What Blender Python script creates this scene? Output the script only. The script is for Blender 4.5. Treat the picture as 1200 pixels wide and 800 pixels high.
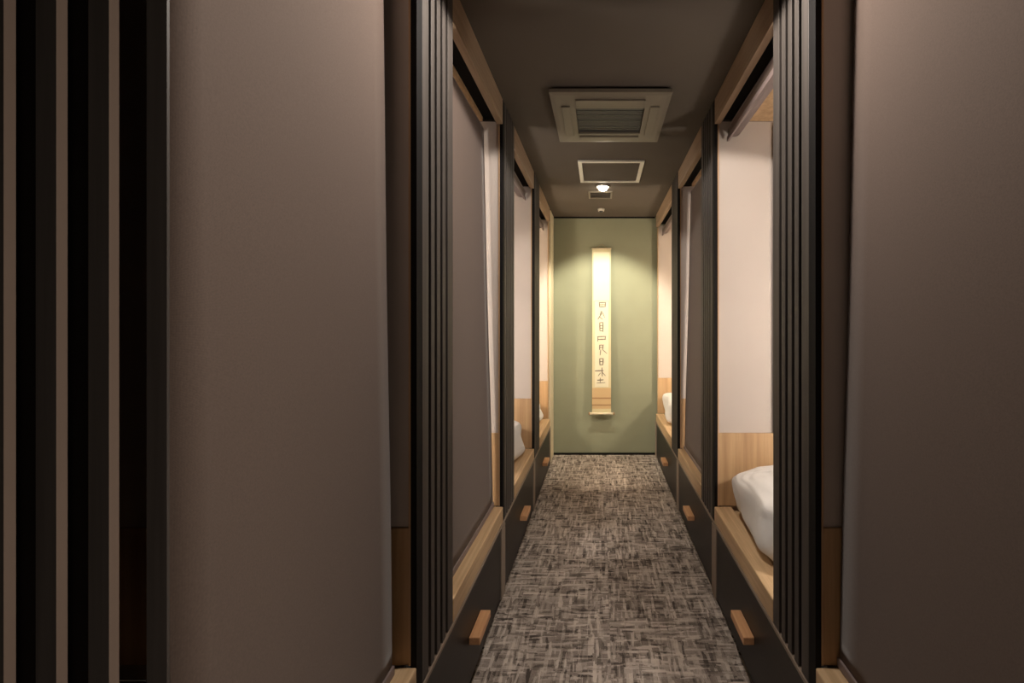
import bpy, bmesh, math, random
from mathutils import Vector, noise

random.seed(7)
for o in list(bpy.data.objects):
    bpy.data.objects.remove(o, do_unlink=True)
scene = bpy.context.scene
COL = scene.collection

# ------------------------------------------------------------------ camera
EYE = 1.306
cam_d = bpy.data.cameras.new('camera')
cam_d.lens = 16.0
cam_d.sensor_width = 36.0
cam_d.shift_x = -0.08625
cam_d.shift_y = -0.01583
cam_d.clip_start = 0.02
cam = bpy.data.objects.new('camera', cam_d)
cam.location = (0, 0, EYE)
cam.rotation_euler = (math.radians(90), 0, 0)
COL.objects.link(cam)
scene.camera = cam

# ------------------------------------------------------------------ world / exposure
world = bpy.data.worlds.new('world')
scene.world = world
world.use_nodes = True
world.node_tree.nodes['Background'].inputs[0].default_value = (1.0, 0.93, 0.86, 1)
world.node_tree.nodes['Background'].inputs[1].default_value = 0.02
scene.view_settings.view_transform = 'Standard'
scene.view_settings.look = 'None'
scene.view_settings.gamma = 1.0
scene.view_settings.use_curve_mapping = False
scene.view_settings.exposure = 2.0

WARM = (1.0, 0.82, 0.62)
NEUT = (1.0, 0.90, 0.80)
SPOT_POWER = 105.0          # picture spot over the hanging scroll
DOWN_POWER = 22.0           # downlight between the first two cabins
PASSAGE_POWER = 6.0        # luminaire in the cross passage behind the camera
CABIN_POWER = 4.8          # lamp inside each cabin


def light(name, kind, loc, power, color, **kw):
    d = bpy.data.lights.new(name, kind)
    d.energy = power
    d.color = color
    for k, v in kw.items():
        setattr(d, k, v)
    o = bpy.data.objects.new(name, d)
    o.location = loc
    COL.objects.link(o)
    return o


def aim(o, target):
    o.rotation_euler = (Vector(target) - o.location).to_track_quat('-Z', 'Y').to_euler()


H = 2.40                   # ceiling height
XL, XR = 0.471, 0.552      # corridor faces left and right of the camera axis
YE = 4.60                  # far wall
PITCH = 1.035
S = [0.17, 1.205, 2.24, 3.275, 4.31]   # near end of each cabin bay
LOUV = 0.25                # length of slatted screen in each bay
DEPTH = 1.95               # cabin depth

sp = light('scroll_spot', 'SPOT', (0.02, 3.58, 2.385), SPOT_POWER, (1.0, 0.90, 0.69),
           spot_size=math.radians(77), spot_blend=0.5, shadow_soft_size=0.025)
aim(sp, (0.02, YE, 0.98))
dl = light('corridor_downlight', 'SPOT', (0.04, 1.28, 2.385), DOWN_POWER, NEUT,
           spot_size=math.radians(160), spot_blend=0.08, shadow_soft_size=0.05)
aim(dl, (0.04, 1.28, 0))
pl = light('passage_light', 'AREA', (1.30, -0.12, 2.37), PASSAGE_POWER, NEUT, shape='DISK', size=0.27)


# ------------------------------------------------------------------ materials
def mat(name, base, rough=0.6, spec=0.5):
    m = bpy.data.materials.new(name)
    m.use_nodes = True
    nt = m.node_tree
    b = nt.nodes['Principled BSDF']
    b.inputs['Base Color'].default_value = (*base, 1)
    b.inputs['Roughness'].default_value = rough
    b.inputs['Specular IOR Level'].default_value = spec
    return m, nt, b


def N(nt, t, **kw):
    n = nt.nodes.new(t)
    for k, v in kw.items():
        setattr(n, k, v)
    return n


def coords(nt, scale=(1, 1, 1), kind='Object'):
    tc = N(nt, 'ShaderNodeTexCoord')
    mp = N(nt, 'ShaderNodeMapping')
    mp.inputs['Scale'].default_value = scale
    nt.links.new(tc.outputs[kind], mp.inputs['Vector'])
    return mp.outputs['Vector']


def math1(nt, a, k):
    n = N(nt, 'ShaderNodeMath', operation='MULTIPLY')
    nt.links.new(a, n.inputs[0])
    n.inputs[1].default_value = k
    return n.outputs[0]


def ramp(nt, fac, stops):
    r = N(nt, 'ShaderNodeValToRGB')
    els = r.color_ramp.elements
    while len(els) < len(stops):
        els.new(0.5)
    for e, (p, c) in zip(els, stops):
        e.position = p
        e.color = (*c, 1)
    nt.links.new(fac, r.inputs['Fac'])
    return r.outputs['Color']


def noise_tex(nt, vec, scale, detail=4, rough=0.55):
    n = N(nt, 'ShaderNodeTexNoise')
    n.inputs['Scale'].default_value = scale
    n.inputs['Detail'].default_value = detail
    n.inputs['Roughness'].default_value = rough
    nt.links.new(vec, n.inputs['Vector'])
    return n.outputs['Fac']


def bump(nt, b, h, strength=0.3, dist=0.001):
    n = N(nt, 'ShaderNodeBump')
    n.inputs['Strength'].default_value = strength
    n.inputs['Distance'].default_value = dist
    nt.links.new(h, n.inputs['Height'])
    nt.links.new(n.outputs['Normal'], b.inputs['Normal'])


def wood(name, dark, lightc, scale, rough=0.42):
    m, nt, b = mat(name, lightc, rough)
    v = coords(nt, scale)
    f = noise_tex(nt, v, 1.0, 6, 0.62)
    c = ramp(nt, f, [(0.28, dark), (0.5, tuple((a + b_) / 2 for a, b_ in zip(dark, lightc))), (0.72, lightc)])
    nt.links.new(c, b.inputs['Base Color'])
    bump(nt, b, f, 0.15, 0.0006)
    return m


OAK_D, OAK_L = (0.42, 0.255, 0.13), (0.64, 0.43, 0.24)
M = {}
M['oak_y'] = wood('oak_along_y', (0.50, 0.325, 0.175), (0.74, 0.53, 0.315), (60, 2.2, 60))
M['oak_z'] = wood('oak_along_z', OAK_D, OAK_L, (34, 34, 1.5))
M['oak_header_dim'] = wood('oak_header_dim', (0.30, 0.20, 0.125), (0.44, 0.31, 0.205), (60, 2.2, 60), 0.5)  # same oak darkened: the header's dim light is put into the colour
M['handle'] = wood('handle_wood', (0.58, 0.29, 0.14), (0.74, 0.42, 0.22), (70, 6, 70), 0.4)
M['cream_panel'] = wood('cream_end_panel', (0.74, 0.65, 0.46), (0.82, 0.73, 0.54), (40, 40, 1.2), 0.6)


def plaster(name, c, s=0.04):
    m, nt, b = mat(name, c, 0.8, 0.3)
    v = coords(nt)
    f = noise_tex(nt, v, 160, 3)
    f2 = noise_tex(nt, v, 2.5, 2)
    col = ramp(nt, f2, [(0.3, tuple(x * (1 - s) for x in c)), (0.7, tuple(min(1, x * (1 + s)) for x in c))])
    nt.links.new(col, b.inputs['Base Color'])
    bump(nt, b, f, 0.2, 0.0008)
    return m


M['cream'] = plaster('cream_wall', (0.57, 0.505, 0.46))
M['olive'] = plaster('olive_wall', (0.30, 0.312, 0.220), 0.05)
M['ceiling'] = plaster('brown_ceiling', (0.105, 0.085, 0.069), 0.05)
M['dark_wall'] = plaster('dark_wall', (0.10, 0.08, 0.065))

m, nt, b = mat('brown_blind_fabric', (0.15, 0.105, 0.082), 0.85, 0.25)
v = coords(nt)
w1 = N(nt, 'ShaderNodeTexWave', wave_type='BANDS', bands_direction='Y')
w1.inputs['Scale'].default_value = 190
w1.inputs['Distortion'].default_value = 1.2
w2 = N(nt, 'ShaderNodeTexWave', wave_type='BANDS', bands_direction='Z')
w2.inputs['Scale'].default_value = 190
w2.inputs['Distortion'].default_value = 1.2
nt.links.new(v, w1.inputs['Vector'])
nt.links.new(v, w2.inputs['Vector'])
mx = N(nt, 'ShaderNodeMath', operation='ADD')
nt.links.new(w1.outputs['Fac'], mx.inputs[0])
nt.links.new(w2.outputs['Fac'], mx.inputs[1])
fn = math1(nt, noise_tex(nt, v, 330, 2), 0.6)
ad = N(nt, 'ShaderNodeMath', operation='MULTIPLY_ADD')
ad.inputs[1].default_value = 0.28
nt.links.new(mx.outputs[0], ad.inputs[0])
nt.links.new(fn, ad.inputs[2])
col = ramp(nt, ad.outputs[0], [(0.1, (0.094, 0.066, 0.053)), (0.95, (0.182, 0.131, 0.107))])
nt.links.new(col, b.inputs['Base Color'])
bump(nt, b, ad.outputs[0], 0.12, 0.0004)
b.inputs['Sheen Weight'].default_value = 0.15
M['fabric'] = m

m, nt, b = mat('dark_slat', (0.07, 0.059, 0.052), 0.55, 0.35)
f = noise_tex(nt, coords(nt, (60, 60, 2)), 1.0, 5)
nt.links.new(ramp(nt, f, [(0.3, (0.056, 0.047, 0.042)), (0.7, (0.088, 0.075, 0.067))]), b.inputs['Base Color'])
M['slat'] = m
M['slat_side'] = plaster('slat_side_tan', (0.36, 0.265, 0.21), 0.06)  # lighter tan for the side faces of the slats
M['black'] = mat('black_board', (0.006, 0.005, 0.005), 0.7, 0.2)[0]
m, nt, b = mat('drawer_black', (0.012, 0.010, 0.009), 0.42, 0.35)
f = noise_tex(nt, coords(nt, (50, 2, 50)), 1.0, 4)
nt.links.new(ramp(nt, f, [(0.3, (0.008, 0.007, 0.0065)), (0.7, (0.014, 0.0115, 0.0105))]), b.inputs['Base Color'])
M['drawer'] = m
M['edge'] = mat('taupe_edge_band', (0.30, 0.235, 0.185), 0.45)[0]
M['roller'] = mat('roller_taupe', (0.24, 0.185, 0.175), 0.5)[0]
M['grey_panel'] = mat('grey_panel', (0.16, 0.15, 0.145), 0.5)[0]
M['ac'] = mat('taupe_plastic', (0.17, 0.143, 0.11), 0.45)[0]
M['ac_dark'] = mat('dark_grille', (0.042, 0.043, 0.047), 0.5)[0]
M['alu'] = mat('pale_frame', (0.88, 0.84, 0.74), 0.4)[0]
M['white'] = mat('white_plastic', (0.75, 0.72, 0.66), 0.4)[0]
M['paper'] = plaster('scroll_paper', (0.78, 0.72, 0.55), 0.03)
M['silk'] = plaster('scroll_silk', (0.66, 0.585, 0.37), 0.04)
M['tan_band'] = plaster('scroll_tan_band', (0.60, 0.42, 0.23), 0.05)
M['brown_line'] = mat('scroll_brown_line', (0.36, 0.21, 0.10), 0.7)[0]
M['ink'] = mat('ink', (0.20, 0.17, 0.12), 0.8)[0]
M['cord'] = mat('cord', (0.45, 0.33, 0.18), 0.8)[0]

m, nt, b = mat('white_cotton', (0.80, 0.775, 0.75), 0.85, 0.2)
f = noise_tex(nt, coords(nt), 220, 2)
bump(nt, b, f, 0.15, 0.0006)
b.inputs['Sheen Weight'].default_value = 0.2
M['cotton'] = m


def emit(name, c, s):
    m, nt, b = mat(name, c, 0.4)
    b.inputs['Emission Color'].default_value = (*c, 1)
    b.inputs['Emission Strength'].default_value = s
    return m


M['lamp_on'] = emit('lamp_glow', (1.0, 0.90, 0.72), 14.0)
M['cabin_glow'] = emit('cabin_lamp_glow', (1.0, 0.86, 0.66), 5.0)

# carpet: short crossing streaks in browns and greys
m, nt, b = mat('carpet', (0.15, 0.12, 0.1), 0.95, 0.1)
tc = N(nt, 'ShaderNodeTexCoord')
oi = N(nt, 'ShaderNodeObjectInfo')
off = N(nt, 'ShaderNodeVectorMath', operation='MULTIPLY_ADD')
sc = N(nt, 'ShaderNodeCombineXYZ')
for i in range(3):
    nt.links.new(oi.outputs['Random'], sc.inputs[i])
nt.links.new(sc.outputs[0], off.inputs[0])
off.inputs[1].default_value = (37.0, 53.0, 11.0)
nt.links.new(tc.outputs['Object'], off.inputs[2])


def streak(sx, sy, lo, hi):
    mp = N(nt, 'ShaderNodeMapping')
    mp.inputs['Scale'].default_value = (sx, sy, 1)
    nt.links.new(off.outputs[0], mp.inputs['Vector'])
    vo = N(nt, 'ShaderNodeTexVoronoi', feature='F1', distance='CHEBYCHEV')
    vo.inputs['Scale'].default_value = 1.0
    nt.links.new(mp.outputs[0], vo.inputs['Vector'])
    sep = N(nt, 'ShaderNodeSeparateColor')
    nt.links.new(vo.outputs['Color'], sep.inputs[0])
    mr = N(nt, 'ShaderNodeMapRange')
    mr.inputs['From Min'].default_value = lo
    mr.inputs['From Max'].default_value = hi
    nt.links.new(sep.outputs[0], mr.inputs['Value'])
    return mr.outputs[0]


def math2(op, a, b_):
    n = N(nt, 'ShaderNodeMath', operation=op)
    for i, x in enumerate((a, b_)):
        if isinstance(x, (int, float)):
            n.inputs[i].default_value = x
        else:
            nt.links.new(x, n.inputs[i])
    return n.outputs[0]


sa = streak(90, 11, 0.5, 1.0)
sb = streak(13, 80, 0.5, 1.0)
da = streak(75, 16, 0.66, 1.0)
db = streak(14, 75, 0.66, 1.0)
lightf = math2('MAXIMUM', sa, math2('MULTIPLY', sb, 0.8))
darkf = math2('MAXIMUM', da, db)
patch = noise_tex(nt, off.outputs[0], 11, 3)
val = math2('ADD', math2('MULTIPLY', lightf, 0.55), math2('MULTIPLY', darkf, -0.42))
val = math2('ADD', val, math2('MULTIPLY', patch, 0.55))
fuzz = noise_tex(nt, off.outputs[0], 210, 3)
val = math2('ADD', val, math2('MULTIPLY', math2('SUBTRACT', fuzz, 0.22), 0.42))
ccol = ramp(nt, val, [(0.0, (0.085, 0.069, 0.061)), (0.30, (0.255, 0.212, 0.185)), (0.56, (0.425, 0.36, 0.318)), (0.92, (0.66, 0.58, 0.52))])
nt.links.new(ccol, b.inputs['Base Color'])
bump(nt, b, math2('ADD', val, fuzz), 0.6, 0.002)
M['carpet'] = m


# ------------------------------------------------------------------ helpers
def bx(bm, x0, x1, y0, y1, z0, z1, mi=0):
    xs, ys, zs = sorted((x0, x1)), sorted((y0, y1)), sorted((z0, z1))
    v = [bm.verts.new((x, y, z)) for z in zs for y in ys for x in xs]
    for f in ((0, 2, 3, 1), (4, 5, 7, 6), (0, 1, 5, 4), (2, 6, 7, 3), (0, 4, 6, 2), (1, 3, 7, 5)):
        fc = bm.faces.new([v[i] for i in f])
        fc.material_index = mi


def tube(bm, p0, p1, r, seg=16, r1=None):
    p0, p1 = Vector(p0), Vector(p1)
    q = (p1 - p0).to_track_quat('Z', 'Y')
    ra, rb = r, (r if r1 is None else r1)
    A, B = [], []
    for i in range(seg):
        a = 2 * math.pi * i / seg
        d = Vector((math.cos(a), math.sin(a), 0))
        A.append(bm.verts.new(p0 + q @ (d * ra)))
        B.append(bm.verts.new(p1 + q @ (d * rb)))
    for i in range(seg):
        j = (i + 1) % seg
        f = bm.faces.new((A[i], A[j], B[j], B[i]))
        f.smooth = True
    bm.faces.new(A[::-1])
    bm.faces.new(B)


def obj(name, bm, mats, parent=None, bevel=0.0, seg=2):
    if not isinstance(mats, (list, tuple)):
        mats = [mats]
    bmesh.ops.recalc_face_normals(bm, faces=bm.faces[:])
    if parent is not None:
        off_ = parent['_org'] if '_org' in parent else (0, 0, 0)
        bmesh.ops.translate(bm, verts=bm.verts[:], vec=[-c for c in off_])
    me = bpy.data.meshes.new(name)
    bm.to_mesh(me)
    bm.free()
    for k in mats:
        me.materials.append(k if not isinstance(k, str) else M[k])
    o = bpy.data.objects.new(name, me)
    COL.objects.link(o)
    if parent is not None:
        o.parent = parent
        if '_org' in parent:
            o['_org'] = parent['_org']
    if bevel:
        md = o.modifiers.new('bevel', 'BEVEL')
        md.width = bevel
        md.segments = seg
        md.limit_method = 'ANGLE'
    return o


def box(name, dims, m_, parent=None, bevel=0.0):
    bm = bmesh.new()
    bx(bm, *dims)
    return obj(name, bm, m_, parent, bevel)


def thing(name, label, cat, loc, group=None):
    o = bpy.data.objects.new(name, None)
    o.empty_display_size = 0.1
    o.location = loc
    COL.objects.link(o)
    o['label'] = label
    o['category'] = cat
    o['_org'] = loc
    if group:
        o['group'] = group
    return o


def struct(o):
    o['kind'] = 'structure'
    return o


def tag(o, label, cat, group=None):
    o['label'] = label
    o['category'] = cat
    if group:
        o['group'] = group
    return o


# ------------------------------------------------------------------ the shell
XO = 2.62
YB = -1.60
floor = struct(box('floor', (-XO, XO, YB, YE, -0.06, -0.008), 'carpet'))
TS = (XL + XR) / 2
tile_bm = bmesh.new()
bx(tile_bm, -TS / 2 + 0.0008, TS / 2 - 0.0008, -TS / 2 + 0.0008, TS / 2 - 0.0008, -0.0079, 0.0)
tile0 = obj('carpet_tile', tile_bm, 'carpet', None)
first = True
nrow = int(math.ceil((YE - YB) / TS))
for r in range(nrow):
    yc = YE - 0.012 - TS * (r + 0.5)
    if yc - TS / 2 < YB:
        continue
    for c in range(2):
        o = tile0 if first else tile0.copy()
        if not first:
            COL.objects.link(o)
        first = False
        o.parent = floor
        o.location = (-XL + TS * (c + 0.5), yc, 0)
        o.rotation_euler = (0, 0, (0, math.pi / 2, math.pi, math.pi * 1.5)[random.randrange(4)])

struct(box('ceiling', (-XO, XO, YB, YE, H, H + 0.06), 'ceiling'))
struct(box('wall_end', (-XO, XO, YE, YE + 0.08, -0.06, H + 0.06), 'olive'))
struct(box('wall_back', (-XO, XO, YB - 0.08, YB, -0.06, H + 0.06), 'dark_wall'))
struct(box('wall_left', (-XO - 0.08, -XO, YB, YE, -0.06, H + 0.06), 'dark_wall'))
struct(box('wall_right', (XO, XO + 0.08, YB, YE, -0.06, H + 0.06), 'dark_wall'))
struct(box('shadow_gap_floor', (-XL, XR, YE - 0.012, YE - 0.0005, 0.0, 0.020), 'black'))  # black strip drawn in place of the shadow gap along the floor
struct(box('shadow_gap_ceiling', (-XL, XR, YE - 0.010, YE - 0.0005, H - 0.014, H - 0.0005), 'black'))  # black strip stands in for the shadow line under the ceiling
struct(box('trim_2', (-XL, -XL - 0.05, 4.325, YE - 0.014, 0.001, H - 0.002), 'cream_panel', None, 0.002))

# ------------------------------------------------------------------ sleeping cabins
SILL_Z0, SILL_Z1 = 0.345, 0.430
END = {-1: [1.205, 2.24, 3.275, 4.30], 1: [1.205, 2.24, 3.275, 4.55]}
START = {-1: 0.5595, 1: 0.285}  # right block's unseen start is extended to block the passage light
side_word = {-1: 'left', 1: 'right'}


def cabin(s, k, label):
    X0 = XL if s < 0 else XR
    X = lambda u: s * (X0 + u)
    y0 = START[s] if k == 0 else S[k]
    y1 = END[s][k] - 0.001                    # far face of the far partition
    yo = y0 + LOUV if k else y0 + 0.0         # opening begins
    wt = 0.0                                   # partition sits after the opening
    c = thing('sleeping_cabin', label, 'sleeping cabin', (X(0), (y0 + y1) / 2, 0), 'sleeping cabins along the corridor')
    # --- lower carcass and drawer
    box('base', (X(0.022), X(DEPTH), y0, y1, 0.001, 0.342), 'black', c)
    yd0, yd1 = y0 + (0.004 if k else 0.0), y1 - 0.078
    if k == 0:
        yd0 = y0
    dr = box('drawer', (X(0.001), X(0.020), yd0 + 0.003, yd1 - 0.003, 0.012, 0.338), 'drawer', c, 0.0015)
    hy = S[k] + 0.505
    if hy - 0.08 > y0:
        box('handle', (X(-0.040), X(0.0005), hy - 0.08, hy + 0.08, 0.160, 0.188), 'handle', dr, 0.003)
    box('divider', (X(-0.004), X(0.020), yd1, y1, 0.001, 0.338), 'edge', c, 0.001)
    # --- thin edge band above the drawers, oak sill in the opening
    box('edge_band', (X(-0.003), X(0.021), y0, y1, 0.3425, 0.3545), 'edge', c, 0.001)
    box('sill', (X(-0.001), X(0.082), yo, y1 - 0.0375, 0.355, SILL_Z1), 'oak_y', c, 0.004)
    box('ledge', (X(0.083), X(0.16), yo, y1, 0.345, 0.400), 'oak_y', c, 0.001)
    box('bed_base', (X(0.161), X(DEPTH), yo, y1, 0.3425, 0.365), 'oak_y', c)
    # --- header, cabin ceiling
    box('header', (X(0.001), X(0.030), yo, y1 - 0.0375, 2.278, H - 0.001), 'oak_header_dim', c, 0.0015)
    box('ceiling_panel', (X(0.10), X(DEPTH), yo - LOUV * (k > 0) + 0.03, y1 - 0.03, 2.296, 2.316), 'oak_z', c)
    box('ceiling_void', (X(0.032), X(0.099), yo, y1, 2.3165, H - 0.001), 'black', c)
    # --- far partition: plaster over oak wainscot, oak jamb on its edge
    box('wall_panel', (X(0.0228), X(DEPTH), y1 - 0.026, y1 - 0.0005, 0.784, 2.296), 'cream', c)
    box('wainscot', (X(0.0228), X(DEPTH), y1 - 0.032, y1 - 0.0005, 0.4305, 0.783), 'oak_z', c, 0.0015)
    box('jamb', (X(0.0165), X(0.0225), y1 - 0.034, y1 - 0.0005, 0.4305, 2.277), 'oak_z', c, 0.001)
    if k:
        box('near_wall', (X(0.05), X(DEPTH), y0 + 0.001, y0 + 0.02, 0.366, 2.296), 'cream', c)
    else:
        box('near_wall', (X(0.15 if s < 0 else 0.04), X(DEPTH), y0 + 0.001, y0 + 0.02, 0.366, 2.296), 'cream', c)
    box('back_wall', (X(DEPTH + 0.001), X(DEPTH + 0.02), y0, y1, 0.001, 2.37), 'cream', c)
    # --- lamp deep inside on the near partition
    if k:
        bm = bmesh.new()
        ly, lu, lz = y0 + 0.021, 0.66, 1.28
        tube(bm, (X(lu), ly, lz), (X(lu), ly + 0.05, lz), 0.05, 20)
        obj('reading_lamp', bm, 'cabin_glow', c)
        light('cabin_light', 'POINT', (X(lu), ly + 0.12, lz), CABIN_POWER * (1.0 if k < 3 else 1.5), (1.0, 0.93, 0.84) if k < 3 else (1.0, 0.84, 0.62), shadow_soft_size=0.06)
    return c


cab_labels = {
    (-1, 0): 'sleeping cabin at the left edge of the photo, fully closed by a brown blind',
    (1, 0): 'sleeping cabin at the right edge of the photo, fully closed by a brown blind',
    (-1, 1): 'second sleeping cabin on the left, brown blind down, a pale gap at its far side',
    (1, 1): 'nearest open sleeping cabin on the right, oak sill, big white duvet inside',
    (-1, 2): 'open sleeping cabin, second last on the left, pale wall and white duvet inside',
    (1, 2): 'sleeping cabin second last on the right, with its brown blind drawn down',
    (-1, 3): 'last sleeping cabin on the left, open, beside the pale full height end panel',
    (1, 3): 'last sleeping cabin on the right, open, warm lit, touching the green end wall',
}
cabs = {}
for k in range(4):
    for s in (-1, 1):
        cabs[(s, k)] = cabin(s, k, cab_labels[(s, k)])

# grey board hanging on the far partition of the open right cabin
tag(box('wall_board', (XR + 0.285, XR + 0.60, 2.240 - 0.045, 2.240 - 0.0285, 0.786, 2.27), 'grey_panel', None, 0.002),
    'slim grey board on the pale wall inside the nearest open cabin on the right', 'board')


# ------------------------------------------------------------------ slatted screens
def screen(s, k, label):
    X0 = XL if s < 0 else XR
    X = lambda u: s * (X0 + u)
    y0, y1 = S[k] + 0.0005, S[k] + LOUV - 0.001
    z0, z1 = 0.357, H - 0.002
    t = thing('slatted_screen', label, 'screen', (X(0.015), (y0 + y1) / 2, z0), 'black slatted screens between the cabins')
    box('backing', (X(0.018), X(0.0225), y0, y1, z0, z1), 'black', t)
    box('end_shade_board', (X(0.001), X(0.016), y0 - 0.036, y0 - 0.0005, z0, z1), 'black', t)  # black cap added so the near end reads as unlit
    for a, b_ in ((0.0, 0.044), (0.062, 0.090), (0.108, 0.136), (0.154, 0.182), (0.200, 0.2485)):
        box('slat', (X(0.0), X(0.0175), y0 + a, y0 + b_, z0, z1), 'slat', t, 0.0015)
    return t


sc_labels = {
    (-1, 1): 'nearest black slatted screen on the left, beside the big closed brown blind',
    (1, 1): 'nearest black slatted screen on the right, in front of the white duvet',
    (-1, 2): 'middle black slatted screen on the left, just beyond the gap beside the blind',
    (1, 2): 'middle black slatted screen on the right, just beyond the big white duvet',
    (-1, 3): 'farthest black slatted screen on the left, before the last open cabin',
    (1, 3): 'farthest black slatted screen on the right, before the last open cabin',
}
for (s, k), lab in sc_labels.items():
    screen(s, k, lab)


def end_screen(s, label, y, x_in, n, pitch, sw):
    t = thing('end_screen', label, 'screen', (s * (x_in + n * pitch / 2), y, 0.0))
    box('backing', (s * (x_in + (0.076 if s < 0 else 0.001)), s * (x_in + n * pitch), y + 0.0145, y + 0.018, 0.002, H - 0.002), 'black', t)
    for i in range(n):
        a = x_in + i * pitch
        d0 = 0.0065 if i == 0 else 0.0            # the corner slat is a thin edge strip beside the blind
        o = box('slat', (s * a, s * (a + sw), y + d0, y + (0.0100 if i == 0 else 0.0115), 0.002, H - 0.002), ['slat', 'slat_side'], t, 0.0)
        if i:
            for p in o.data.polygons:
                if abs(p.normal.x) > 0.9:
                    p.material_index = 1
    return t


end_screen(-1, 'tall black slats facing us at the left edge of the photo', 0.540, 0.5205, 20, 0.0625, 0.0245)
end_screen(1, 'tall black slats facing the cross passage beyond the right edge', 0.262, 0.625, 20, 0.0625, 0.0225)


# ------------------------------------------------------------------ roller blinds
def blind(s, k, label, drop, ut, ub, far_gap=0.012, near=None):
    X0 = XL if s < 0 else XR
    X = lambda u: s * (X0 + u)
    ya = (S[k] + LOUV + 0.012) if near is None else near
    yb = END[s][k] - 0.001 - 0.034 - far_gap
    rz = 2.248
    t = thing('roller_blind', label, 'blind', (X(ut), (ya + yb) / 2, drop), 'brown roller blinds')
    r = 0.024 if drop < 2.0 else 0.034
    ru = ut + r
    bm = bmesh.new()
    tube(bm, (X(ru), ya, rz), (X(ru), yb, rz), r, 24)
    obj('roller', bm, 'roller', t)
    # cloth from the front of the roller down to the bottom bar
    bm = bmesh.new()
    nz, ny = 28, 10
    th = 0.0012
    grid = []
    for side in (0, 1):
        g = []
        for i in range(nz + 1):
            f = i / nz
            z = rz + (drop + 0.012 - rz) * f
            row = []
            for j in range(ny + 1):
                q = j / ny
                y = ya + 0.004 + (yb - ya - 0.008) * q
                u = ut + (ub - ut) * f
                u += 0.0022 * math.sin(q * 7 + k) * f * (1 - f) * 2 + 0.0018 * math.sin(f * 9 + q * 4)*f
                row.append(bm.verts.new((X(u + side * th), y, z)))
            g.append(row)
        grid.append(g)
    for g in grid:
        for i in range(nz):
            for j in range(ny):
                f = bm.faces.new((g[i][j], g[i][j + 1], g[i + 1][j + 1], g[i + 1][j]))
                f.smooth = True
    A, B = grid
    for i in range(nz):
        for j in (0, ny):
            bm.faces.new((A[i][j], A[i + 1][j], B[i + 1][j], B[i][j]))
    for j in range(ny):
        bm.faces.new((A[nz][j], A[nz][j + 1], B[nz][j + 1], B[nz][j]))
    obj('cloth', bm, 'fabric', t)
    bm = bmesh.new()
    bx(bm, X(ub - 0.005), X(ub + 0.006), ya, yb, drop, drop + 0.024)
    obj('bottom_bar', bm, 'roller', t, 0.003)
    return t


blind(-1, 0, 'big brown blind fully lowered at the left of the photo, beside the facing slats', 0.4315, 0.072, 0.048, 0.030, 0.552)
blind(1, 0, 'big brown blind fully lowered, filling the right edge of the photo', 0.4315, 0.100, 0.060, 0.0, 0.315)
blind(-1, 1, 'brown blind lowered in the second left cabin, leaving a pale gap beside it', 0.4315, 0.090, 0.045, 0.012)
blind(1, 2, 'brown blind lowered on the right, beyond the open cabin with the big duvet', 0.4315, 0.090, 0.045, 0.012)
blind(1, 1, 'rolled up blind above the big white duvet in the open right cabin', 2.190, 0.060, 0.0615)
blind(-1, 2, 'rolled up blind at the top of the second last cabin on the left', 2.190, 0.060, 0.0615)
blind(1, 3, 'rolled up blind at the top of the last cabin on the right', 2.190, 0.060, 0.0615)
blind(-1, 3, 'rolled up blind at the top of the last cabin on the left', 2.190, 0.060, 0.0615)


# ------------------------------------------------------------------ bedding
def pad(name, cx, cy, z0, hx, hy, hz, p, seed, puff, mat_, nu=84, nv=44, parent=None):
    bm = bmesh.new()
    sg = lambda a, e: math.copysign(abs(a) ** e, a)
    rows = []
    for i in range(nv + 1):
        th = -math.pi / 2 + math.pi * i / nv
        row = []
        for j in range(nu):
            ph = 2 * math.pi * j / nu
            x = hx * sg(math.cos(th), p) * sg(math.cos(ph), p)
            y = hy * sg(math.cos(th), p) * sg(math.sin(ph), p)
            z = hz * sg(math.sin(th), p * 1.15)
            n = noise.fractal(Vector((x * 5 + seed, y * 5, z * 6)), 1.0, 2.0, 3)
            wv = Vector((x * 9 + seed, y * 13 + 2 * n, z * 10))
            rdg = 1 - abs(noise.noise(wv)) * 2
            d = 1 + puff * n + 0.022 * rdg
            v = Vector((x * d, y * d, z * (1 + puff * 1.2 * n + 0.05 * rdg)))
            v.z = max(v.z, -hz)
            row.append(bm.verts.new((cx + v.x, cy + v.y, z0 + hz + v.z)))
        rows.append(row)
    for i in range(nv):
        for j in range(nu):
            f = bm.faces.new((rows[i][j], rows[i][(j + 1) % nu], rows[i + 1][(j + 1) % nu], rows[i + 1][j]))
            f.smooth = True
    bmesh.ops.remove_doubles(bm, verts=bm.verts[:], dist=1e-5)
    o = obj(name, bm, mat_, parent)
    md = o.modifiers.new('smooth', 'SUBSURF')
    md.levels = md.render_levels = 1
    return o


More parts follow.
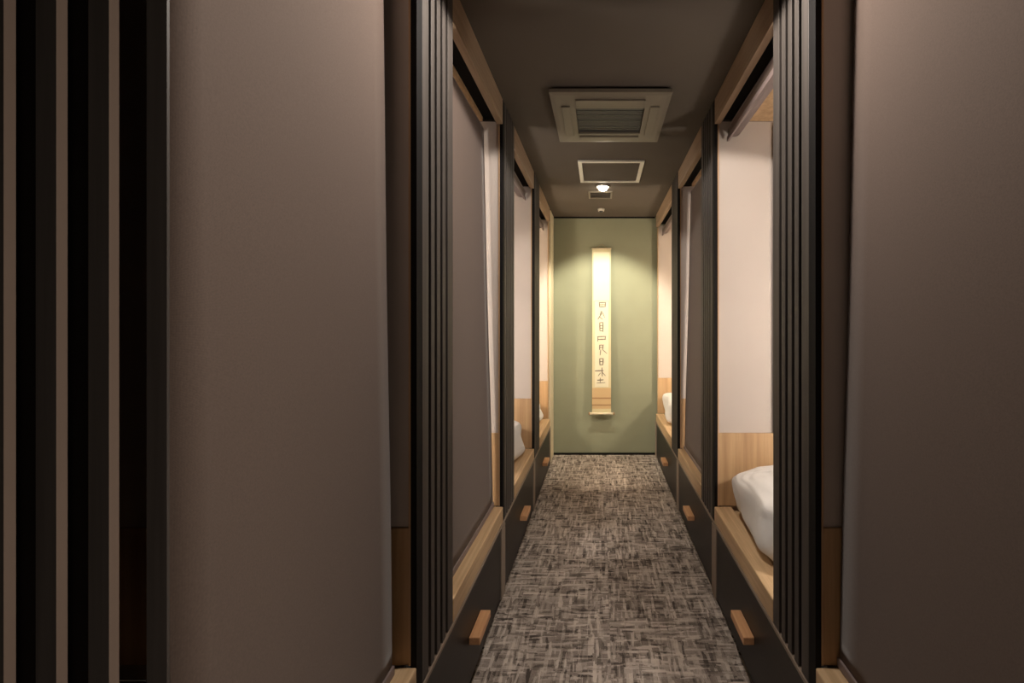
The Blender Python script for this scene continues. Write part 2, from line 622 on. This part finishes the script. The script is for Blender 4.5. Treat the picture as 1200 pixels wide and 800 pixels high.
beds = {
    (1, 1): ('nearest open cabin on the right', 'plump white folded duvet on the bed of the nearest open cabin on the right'),
    (-1, 2): ('second last cabin on the left', 'white folded duvet in the open second last cabin on the left'),
    (-1, 3): ('last cabin on the left', 'white folded duvet in the last cabin on the left, near the end wall'),
    (1, 3): ('last cabin on the right', 'white folded duvet in the last cabin on the right, near the end wall'),
}
for (s, k), (w, lab) in beds.items():
    X0 = XL if s < 0 else XR
    ye = END[s][k]
    ya = S[k] + LOUV + 0.02
    yb = ye - 0.05
    mt = box('mattress', (s * (X0 + 0.165), s * (X0 + 1.93), S[k] + 0.04, yb, 0.3655, 0.425), 'cotton', None, 0.02)
    tag(mt, 'low white mattress in the ' + w, 'mattress', 'mattresses in the open cabins')
    d = pad('folded_duvet', s * (X0 + 0.385), ye - 0.07 - 0.31, 0.4255, 0.325, 0.31, 0.120, 0.42, 3.1 * k + s, 0.10, 'cotton')
    tag(d, lab, 'duvet', 'folded duvets in the open cabins')

# ------------------------------------------------------------------ ceiling fittings
# square cassette air conditioner
t = thing('ceiling_air_conditioner', 'square taupe cassette air conditioner with dark grille, largest fitting on the ceiling',
          'air conditioner', (0.048, 2.36, H))
cx, cy, hw = 0.048, 2.36, 0.283
bm = bmesh.new()
zb, zt = H - 0.030, H - 0.0145


def ring(bm, o0, z0_, o1, z1_, mi=0):
    a = [bm.verts.new((cx + sx * o0[0], cy + sy * o0[1], z0_)) for sx, sy in ((-1, -1), (1, -1), (1, 1), (-1, 1))]
    b_ = [bm.verts.new((cx + sx * o1[0], cy + sy * o1[1], z1_)) for sx, sy in ((-1, -1), (1, -1), (1, 1), (-1, 1))]
    for i in range(4):
        j = (i + 1) % 4
        f = bm.faces.new((a[i], a[j], b_[j], b_[i]))
        f.material_index = mi


ring(bm, (hw, hw), H - 0.0145, (hw, hw), zb)
ring(bm, (hw, hw), zb, (0.262, 0.262), zb - 0.004)
ring(bm, (0.262, 0.262), zb - 0.004, (0.168, 0.145), zb - 0.010)
ring(bm, (0.168, 0.145), zb - 0.010, (0.168, 0.145), H - 0.018)
ring(bm, (hw, hw), H - 0.0145, (0.168, 0.145), H - 0.018)
obj('frame_panel', bm, 'ac', t, 0.002)
box('mounting_body', (cx - 0.25, cx + 0.25, cy - 0.25, cy + 0.25, H - 0.0142, H - 0.0005), 'black', t)
bm = bmesh.new()
for i in range(13):
    y = cy - 0.138 + i * 0.023
    bx(bm, cx - 0.165, cx + 0.165, y - 0.0085, y + 0.0085, H - 0.030, H - 0.026)
bx(bm, cx - 0.166, cx + 0.166, cy - 0.143, cy + 0.143, H - 0.0255, H - 0.0185)
obj('grille', bm, 'ac_dark', t)
for dx, dy in ((0, -1), (0, 1), (-1, 0), (1, 0)):
    bm = bmesh.new()
    if dx == 0:
        y = cy + dy * 0.205
        bx(bm, cx - 0.165, cx + 0.165, y - 0.024, y + 0.024, zb - 0.014, zb - 0.0078)
    else:
        x = cx + dx * 0.216
        bx(bm, x - 0.022, x + 0.022, cy - 0.165, cy + 0.165, zb - 0.014, zb - 0.0078)
    obj('air_flap', bm, 'ac', t, 0.002)

# access hatch with pale frame
t = thing('access_hatch', 'square ceiling access hatch with a pale metal frame', 'hatch', (0.072, 3.235, H))
hx, hy, hh = 0.072, 3.235, 0.222
bm = bmesh.new()
fw = 0.026
for a in ((-hh, hh, -hh, -hh + fw), (-hh, hh, hh - fw, hh), (-hh, -hh + fw, -hh + fw, hh - fw), (hh - fw, hh, -hh + fw, hh - fw)):
    bx(bm, hx + a[0], hx + a[1], hy + a[2], hy + a[3], H - 0.012, H - 0.0005)
obj('frame', bm, 'alu', t, 0.001)
box('panel', (hx - hh + fw + 0.003, hx + hh - fw - 0.003, hy - hh + fw + 0.003, hy + hh - fw - 0.003, H - 0.006, H - 0.0005), 'ceiling', t)

# recessed-look picture downlight
t = thing('downlight', 'small lit white downlight on the ceiling aimed at the hanging scroll', 'downlight', (0.02, 3.58, H))
bm = bmesh.new()
tube(bm, (0.02, 3.58, H - 0.0005), (0.02, 3.58, H - 0.010), 0.055, 28, 0.050)
obj('trim_ring', bm, 'white', t)
bm = bmesh.new()
tube(bm, (0.02, 3.578, H - 0.0102), (0.02, 3.574, H - 0.022), 0.037, 24, 0.033)
obj('lens', bm, 'lamp_on', t)

# small exhaust grille
t = thing('exhaust_grille', 'small dark slotted exhaust grille on the ceiling behind the downlight', 'vent', (0.0, 3.80, H))
bm = bmesh.new()
gh = 0.098
for a in ((-gh, gh, -gh, -gh + 0.014), (-gh, gh, gh - 0.014, gh), (-gh, -gh + 0.014, -gh + 0.014, gh - 0.014), (gh - 0.014, gh, -gh + 0.014, gh - 0.014)):
    bx(bm, a[0], a[1], 3.80 + a[2], 3.80 + a[3], H - 0.012, H - 0.0005)
obj('frame', bm, 'ac', t, 0.001)
box('backing', (-gh + 0.015, gh - 0.015, 3.80 - gh + 0.015, 3.80 + gh - 0.015, H - 0.003, H - 0.0005), 'black', t)
for i in range(5):
    y = 3.80 - 0.066 + i * 0.033
    box('louvre', (-gh + 0.015, gh - 0.015, y - 0.0035, y + 0.0035, H - 0.010, H - 0.0065), 'ceiling', t)

# small round detector close to the end wall
t = thing('ceiling_sensor', 'tiny white round sensor on the ceiling close to the green end wall', 'sensor', (0.008, 4.28, H))
bm = bmesh.new()
tube(bm, (0.008, 4.28, H - 0.0005), (0.008, 4.28, H - 0.022), 0.034, 20, 0.028)
obj('body', bm, 'white', t)
bm = bmesh.new()
tube(bm, (0.008, 4.28, H - 0.0222), (0.008, 4.28, H - 0.034), 0.020, 16, 0.012)
obj('detector_head', bm, 'ac_dark', t)

# corridor downlight housing above and behind the frame
t = thing('corridor_downlight_fitting', 'round white ceiling downlight above the nearest cabins, outside the frame', 'downlight', (0.04, 1.28, H))
bm = bmesh.new()
tube(bm, (0.04, 1.28, H - 0.0005), (0.04, 1.28, H - 0.014), 0.05, 28, 0.046)
obj('trim_ring', bm, 'white', t)
t = thing('passage_lamp', 'flat round ceiling lamp in the cross passage beside the camera, outside the frame', 'lamp', (1.30, -0.12, H))
bm = bmesh.new()
tube(bm, (1.30, -0.12, H - 0.0005), (1.30, -0.12, H - 0.024), 0.14, 32, 0.13)
obj('diffuser', bm, 'cabin_glow', t)

# ------------------------------------------------------------------ hanging scroll
SX = 0.012
ytop, ybot = YE - 0.022, YE - 0.085
zt_, zb_ = 2.070, 0.435
t = thing('hanging_scroll', 'tall narrow calligraphy scroll hanging on the green end wall under the spotlight', 'scroll', (SX, YE - 0.03, zb_))


def sy(z):
    return ytop + (ybot - ytop) * (zt_ - z) / (zt_ - zb_)


def strip(bm, x0, x1, z0, z1, off_, th=0.0008, n=1):
    for i in range(n):
        a, c = z0 + (z1 - z0) * i / n, z0 + (z1 - z0) * (i + 1) / n
        vs = []
        for z in (a, c):
            for x in (x0, x1):
                for d in (0, th):
                    vs.append(bm.verts.new((SX + x, sy(z) - off_ + d, z)))
        # order: (a,x0,0),(a,x0,th),(a,x1,0),(a,x1,th),(c,...)
        for f in ((0, 2, 6, 4), (1, 5, 7, 3), (0, 1, 3, 2), (4, 6, 7, 5), (0, 4, 5, 1), (2, 3, 7, 6)):
            bm.faces.new([vs[j] for j in f])


zy = lambda y: EYE - (y - 381) * (YE - 0.05) / 533.33     # height that a row of the scroll was measured at
bm = bmesh.new()
strip(bm, -0.094, 0.094, zb_, zt_, 0.0)
obj('mounting', bm, 'silk', t)
bm = bmesh.new()
strip(bm, -0.080, 0.080, zy(352), zt_ - 0.03, 0.0015)
obj('upper_cloth', bm, 'paper', t)
bm = bmesh.new()
strip(bm, -0.066, 0.070, zy(453), zy(353), 0.0017)
obj('paper', bm, 'paper', t)
bm = bmesh.new()
strip(bm, -0.093, 0.093, zy(478), zy(454), 0.0015)
obj('lower_band', bm, 'tan_band', t)
for ya_, yb_ in ((465, 466.6), (473, 474.4)):
    bm = bmesh.new()
    strip(bm, -0.093, 0.093, zy(yb_), zy(ya_), 0.0025)
    obj('band_line', bm, 'brown_line', t)
bm = bmesh.new()
tube(bm, (SX - 0.116, ybot - 0.004, zb_ - 0.004), (SX + 0.116, ybot - 0.004, zb_ - 0.004), 0.012, 16)
obj('bottom_roller', bm, 'cream_panel', t)
for sg_ in (-1, 1):
    bm = bmesh.new()
    tube(bm, (SX + sg_ * 0.1165, ybot - 0.004, zb_ - 0.004), (SX + sg_ * 0.128, ybot - 0.004, zb_ - 0.004), 0.015, 16)
    obj('knob', bm, 'brown_line', t)
bm = bmesh.new()
tube(bm, (SX - 0.098, ytop, zt_ + 0.006), (SX + 0.098, ytop, zt_ + 0.006), 0.007, 12)
obj('top_rod', bm, 'cream_panel', t)
bm = bmesh.new()
tube(bm, (SX - 0.05, ytop - 0.001, zt_ + 0.0125), (SX, ytop + 0.012, zt_ + 0.055), 0.0016, 8)
tube(bm, (SX + 0.05, ytop - 0.001, zt_ + 0.0125), (SX, ytop + 0.012, zt_ + 0.055), 0.0016, 8)
obj('cord', bm, 'cord', t)

# brush characters: strokes given as (x0,y0,x1,y1,width) in photo rows of the scroll
px = (YE - 0.05) / 533.33
XC = 703.5
chars = [
    [(702, 354.5, 710, 354.2, 1.3), (702.3, 354, 702.6, 359.5, 1.2), (709.4, 354, 709.2, 359.5, 1.3), (702.5, 357, 709.2, 356.9, 1.0), (702.5, 359.3, 709.4, 359.1, 1.2)],
    [(704.8, 364.5, 703.2, 370, 1.3), (703.2, 370, 700.6, 374, 1.2), (705.2, 367, 702.4, 371.5, 0.9), (705.5, 365, 708.6, 372, 0.8), (703, 371.5, 706, 374.2, 0.8)],
    [(702.6, 378, 706.8, 377.7, 1.0), (702.8, 378, 703, 387.5, 1.3), (706.6, 377.6, 706.4, 388.5, 1.3), (703, 381.4, 706.4, 381.2, 0.9), (703, 384.6, 706.4, 384.4, 0.9), (703, 387.6, 706.4, 387.4, 0.9)],
    [(700, 394.4, 710, 394, 1.2), (701, 397.6, 709.8, 397.2, 1.3), (700.8, 394.4, 700.4, 400, 1.0), (709.4, 394, 709, 398, 1.0)],
    [(702.4, 404.2, 707.4, 404, 1.0), (702.8, 404, 702.6, 409.5, 1.3), (706.6, 404, 706.2, 409.8, 1.3), (702.8, 407, 706.6, 406.8, 0.9), (704, 409.6, 703.2, 416, 1.0), (706.2, 409.6, 711.2, 414, 0.9)],
    [(702.4, 420, 707.2, 419.8, 1.0), (702.8, 420, 703, 427.4, 1.4), (706.8, 419.8, 706.4, 427.4, 1.4), (702.8, 423.4, 706.6, 423.2, 1.0), (702.8, 427.2, 706.6, 427, 1.1)],
    [(697.4, 434.2, 707, 433.8, 1.4), (705.4, 430.5, 705.8, 440.5, 1.2), (703.6, 436.5, 701, 440, 0.8), (706, 436, 709.4, 439.8, 0.8)],
    [(700, 445, 707, 444.6, 1.4), (703.4, 442.4, 703.4, 447.6, 1.0), (699.4, 448.2, 709, 447.8, 0.8)],
]
for ch in chars:
    bm = bmesh.new()
    for (a, b0, c, d, w) in ch:
        p, q = Vector((a, b0)), Vector((c, d))
        dr_ = (q - p).normalized()
        nn = Vector((-dr_.y, dr_.x)) * w * 0.5
        pts = [p - dr_ * 0.2 + nn * 0.8, p - dr_ * 0.2 - nn * 0.8, p.lerp(q, 0.5) - nn * 1.05, q - nn * 0.7, q + dr_ * 0.35, q + nn * 0.7, p.lerp(q, 0.5) + nn * 1.05]
        vs = []
        for P in pts:
            z = zy(P.y)
            vs.append(bm.verts.new(((P.x - XC) * px, sy(z) - 0.0026, z)))
        bm.faces.new(vs)
    obj('brush_character', bm, 'ink', t)

for o in bpy.data.objects:
    if '_org' in o:
        del o['_org']
